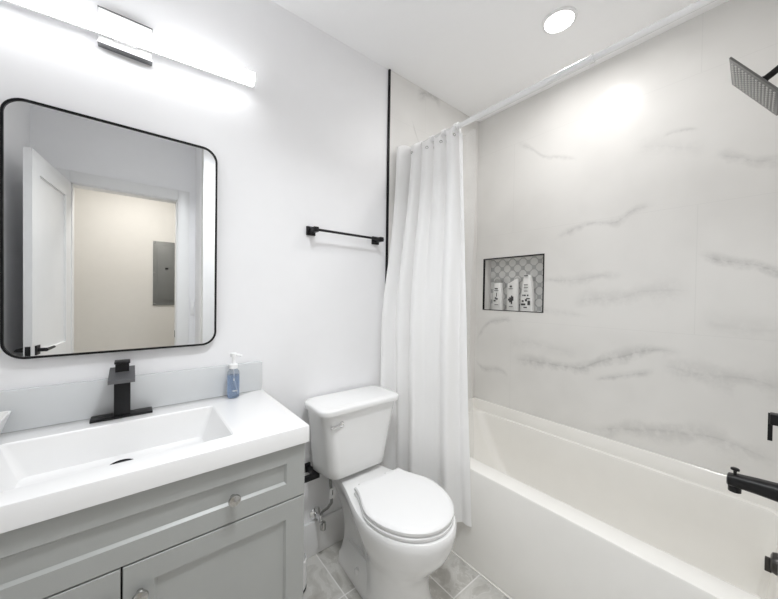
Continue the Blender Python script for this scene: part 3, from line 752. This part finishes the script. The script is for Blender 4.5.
for i in range(9):
    s = (i+.6)/9.2
    p = curtain_pt(s, .012); q = curtain_pt(min(1, s+.004), .012); d_ = (q-p).normalized()
    nrm = d_.cross(Vector((0, 0, 1)))
    obj('hook_ring', MB().torus((RX, p.y, RZ-.004), (0.25*math.sin(i*2.1), 1, 0), .0225, .0028, 20, 8), M_['plastic'], cu)
    obj('grommet', MB().torus(p+Vector((0, 0, -.018)), nrm, .0065, .0022, 16, 6), M_['nickel'], cu)
def liner_pt(s, t):
    z = lerp(2.165, .30, t)
    ax, ay, bx, by = lerp(1.372, 1.44, smoothstep((t-.5)/.4)), -.035, lerp(1.372, 1.43, smoothstep((t-.55)/.35)), lerp(-.455, -.425, t)
    x = lerp(ax, bx, s)+.010*math.sin(2*PI*(s*5+.1))*(1-.3*t)+.006*math.sin(9*t+6*s); y = lerp(lerp(ay, -.24, smoothstep((t-.6)/.35)), by, s)
    return Vector((x, y, z))
ln = obj('shower_liner', MB().grid([[liner_pt(i/90, jj/40) for i in range(91)] for jj in range(41)]), M_['liner'], None, 80,
         label='clear plastic shower liner hanging inside the tub behind the white curtain', category='shower liner')

# ------------------------------------------------------------------ bottles in the niche
def bottle(name, label, y0, y1, zt, xc, kind):
    yc, hw = (y0+y1)/2, abs(y1-y0)/2; zb = NZ0+.0005
    b = thing(name, label, 'bottle', (xc, yc, zb), 'white toiletry bottles in the niche')
    def rg(z, w_, d_, dy=0, r=None):
        return [(xc+d_*math.copysign(abs(math.cos(a))**.7, math.cos(a)), yc+dy+w_*math.copysign(abs(math.sin(a))**.7, math.sin(a)), z) for a in [2*PI*k/32 for k in range(32)]]
    h = zt-zb
    if kind == 'slim':
        obj('bottle_body', MB().rings([rg(zb, hw*.95, .022), rg(zb+.004, hw, .024), rg(zb+h*.5, hw*.95, .024), rg(zb+h*.86, hw*.72, .022), rg(zb+h*.88, hw*.68, .020)]), M_['bottlew'], b)
        obj('cap', MB().rings([rg(zb+h*.88, hw*.70, .021), rg(zb+h*.95, hw*.68, .020), rg(zb+h*.99, hw*.55, .016), rg(zt, hw*.35, .01)]), M_['capgrey'], b, label='grey cap')
    elif kind == 'slant':
        R_ = [rg(zb, hw*.9, .022), rg(zb+.004, hw, .024), rg(zb+h*.55, hw*.98, .024), rg(zb+h*.80, hw*.92, .022)]
        top = [(x, y, z+(-(y-yc)/hw)*.026) for x, y, z in rg(zb+h*.86, hw*.85, .018)]
        obj('bottle_body', MB().rings(R_), M_['bottlew'], b)
        R_[3] = [(x, y, z+.0005) for x, y, z in R_[3]]
        obj('cap', MB().rings([R_[3], [(x, y, z+(-(y-yc)/hw)*.012) for x, y, z in rg(zb+h*.84, hw*.88, .02)], top]), M_['bottlew'], b, label='slanted white cap')
    else:
        obj('bottle_body', MB().rings([rg(zb, hw*.9, .022), rg(zb+.004, hw, .025), rg(zb+h*.35, hw, .026), rg(zb+h*.75, hw*.80, .024), rg(zb+h*.90, hw*.66, .020)]), M_['bottlew'], b)
        obj('cap', MB().rings([rg(zb+h*.90, hw*.66, .020), rg(zb+h*.975, hw*.58, .018), rg(zt, hw*.48, .014)]), M_['bottlew'], b)
    m2 = MB(); xf = xc-.0275
    def bar(ya, yb_, za, zb_): m2.box(xf, xf+.004, yc+ya*hw, yc+yb_*hw, zb+za*h, zb+zb_*h)
    if kind == 'slim':
        bar(-.25, .3, .68, .71); bar(-.4, .4, .62, .635); bar(-.1, .0, .44, .56); bar(-.3, .0, .34, .39); bar(.15, .5, .28, .33); bar(.05, .25, .36, .42); bar(-.4, .3, .17, .185)
    elif kind == 'slant':
        bar(-.1, .25, .70, .74); bar(-.3, .45, .64, .655); bar(-.2, .0, .20, .45); bar(.05, .3, .25, .40); bar(.3, .5, .30, .36); bar(-.4, -.25, .30, .42); bar(-.3, .3, .12, .135)
    else:
        bar(-.25, .3, .955, .985); bar(-.25, .3, .72, .735); bar(-.3, .3, .64, .655); bar(-.25, .25, .55, .565); bar(-.4, -.2, .42, .46); bar(.0, .25, .42, .46); bar(.35, .5, .42, .46)
        bar(-.65, -.3, .18, .30); bar(-.2, .1, .28, .34); bar(.05, .7, .17, .22); bar(-.2, .3, .10, .13); bar(-.6, -.1, .34, .37); bar(.3, .6, .26, .31)
    obj('label_print', m2, M_['print'], b, label='small dark printed marks')
bottle('toiletry_bottle', 'slim white bottle with grey cap, nearest the curtain side of the wall niche', -.125, -.205, 1.432, XB+.052, 'slim')
bottle('toiletry_bottle', 'white bottle with slanted cap and dark leaf print, middle of the wall niche', -.238, -.322, 1.445, XB+.052, 'slant')
bottle('toiletry_bottle', 'tallest white bottle with black marks on cap and label in the wall niche', -.342, -.432, 1.455, XB+.050, 'tall')
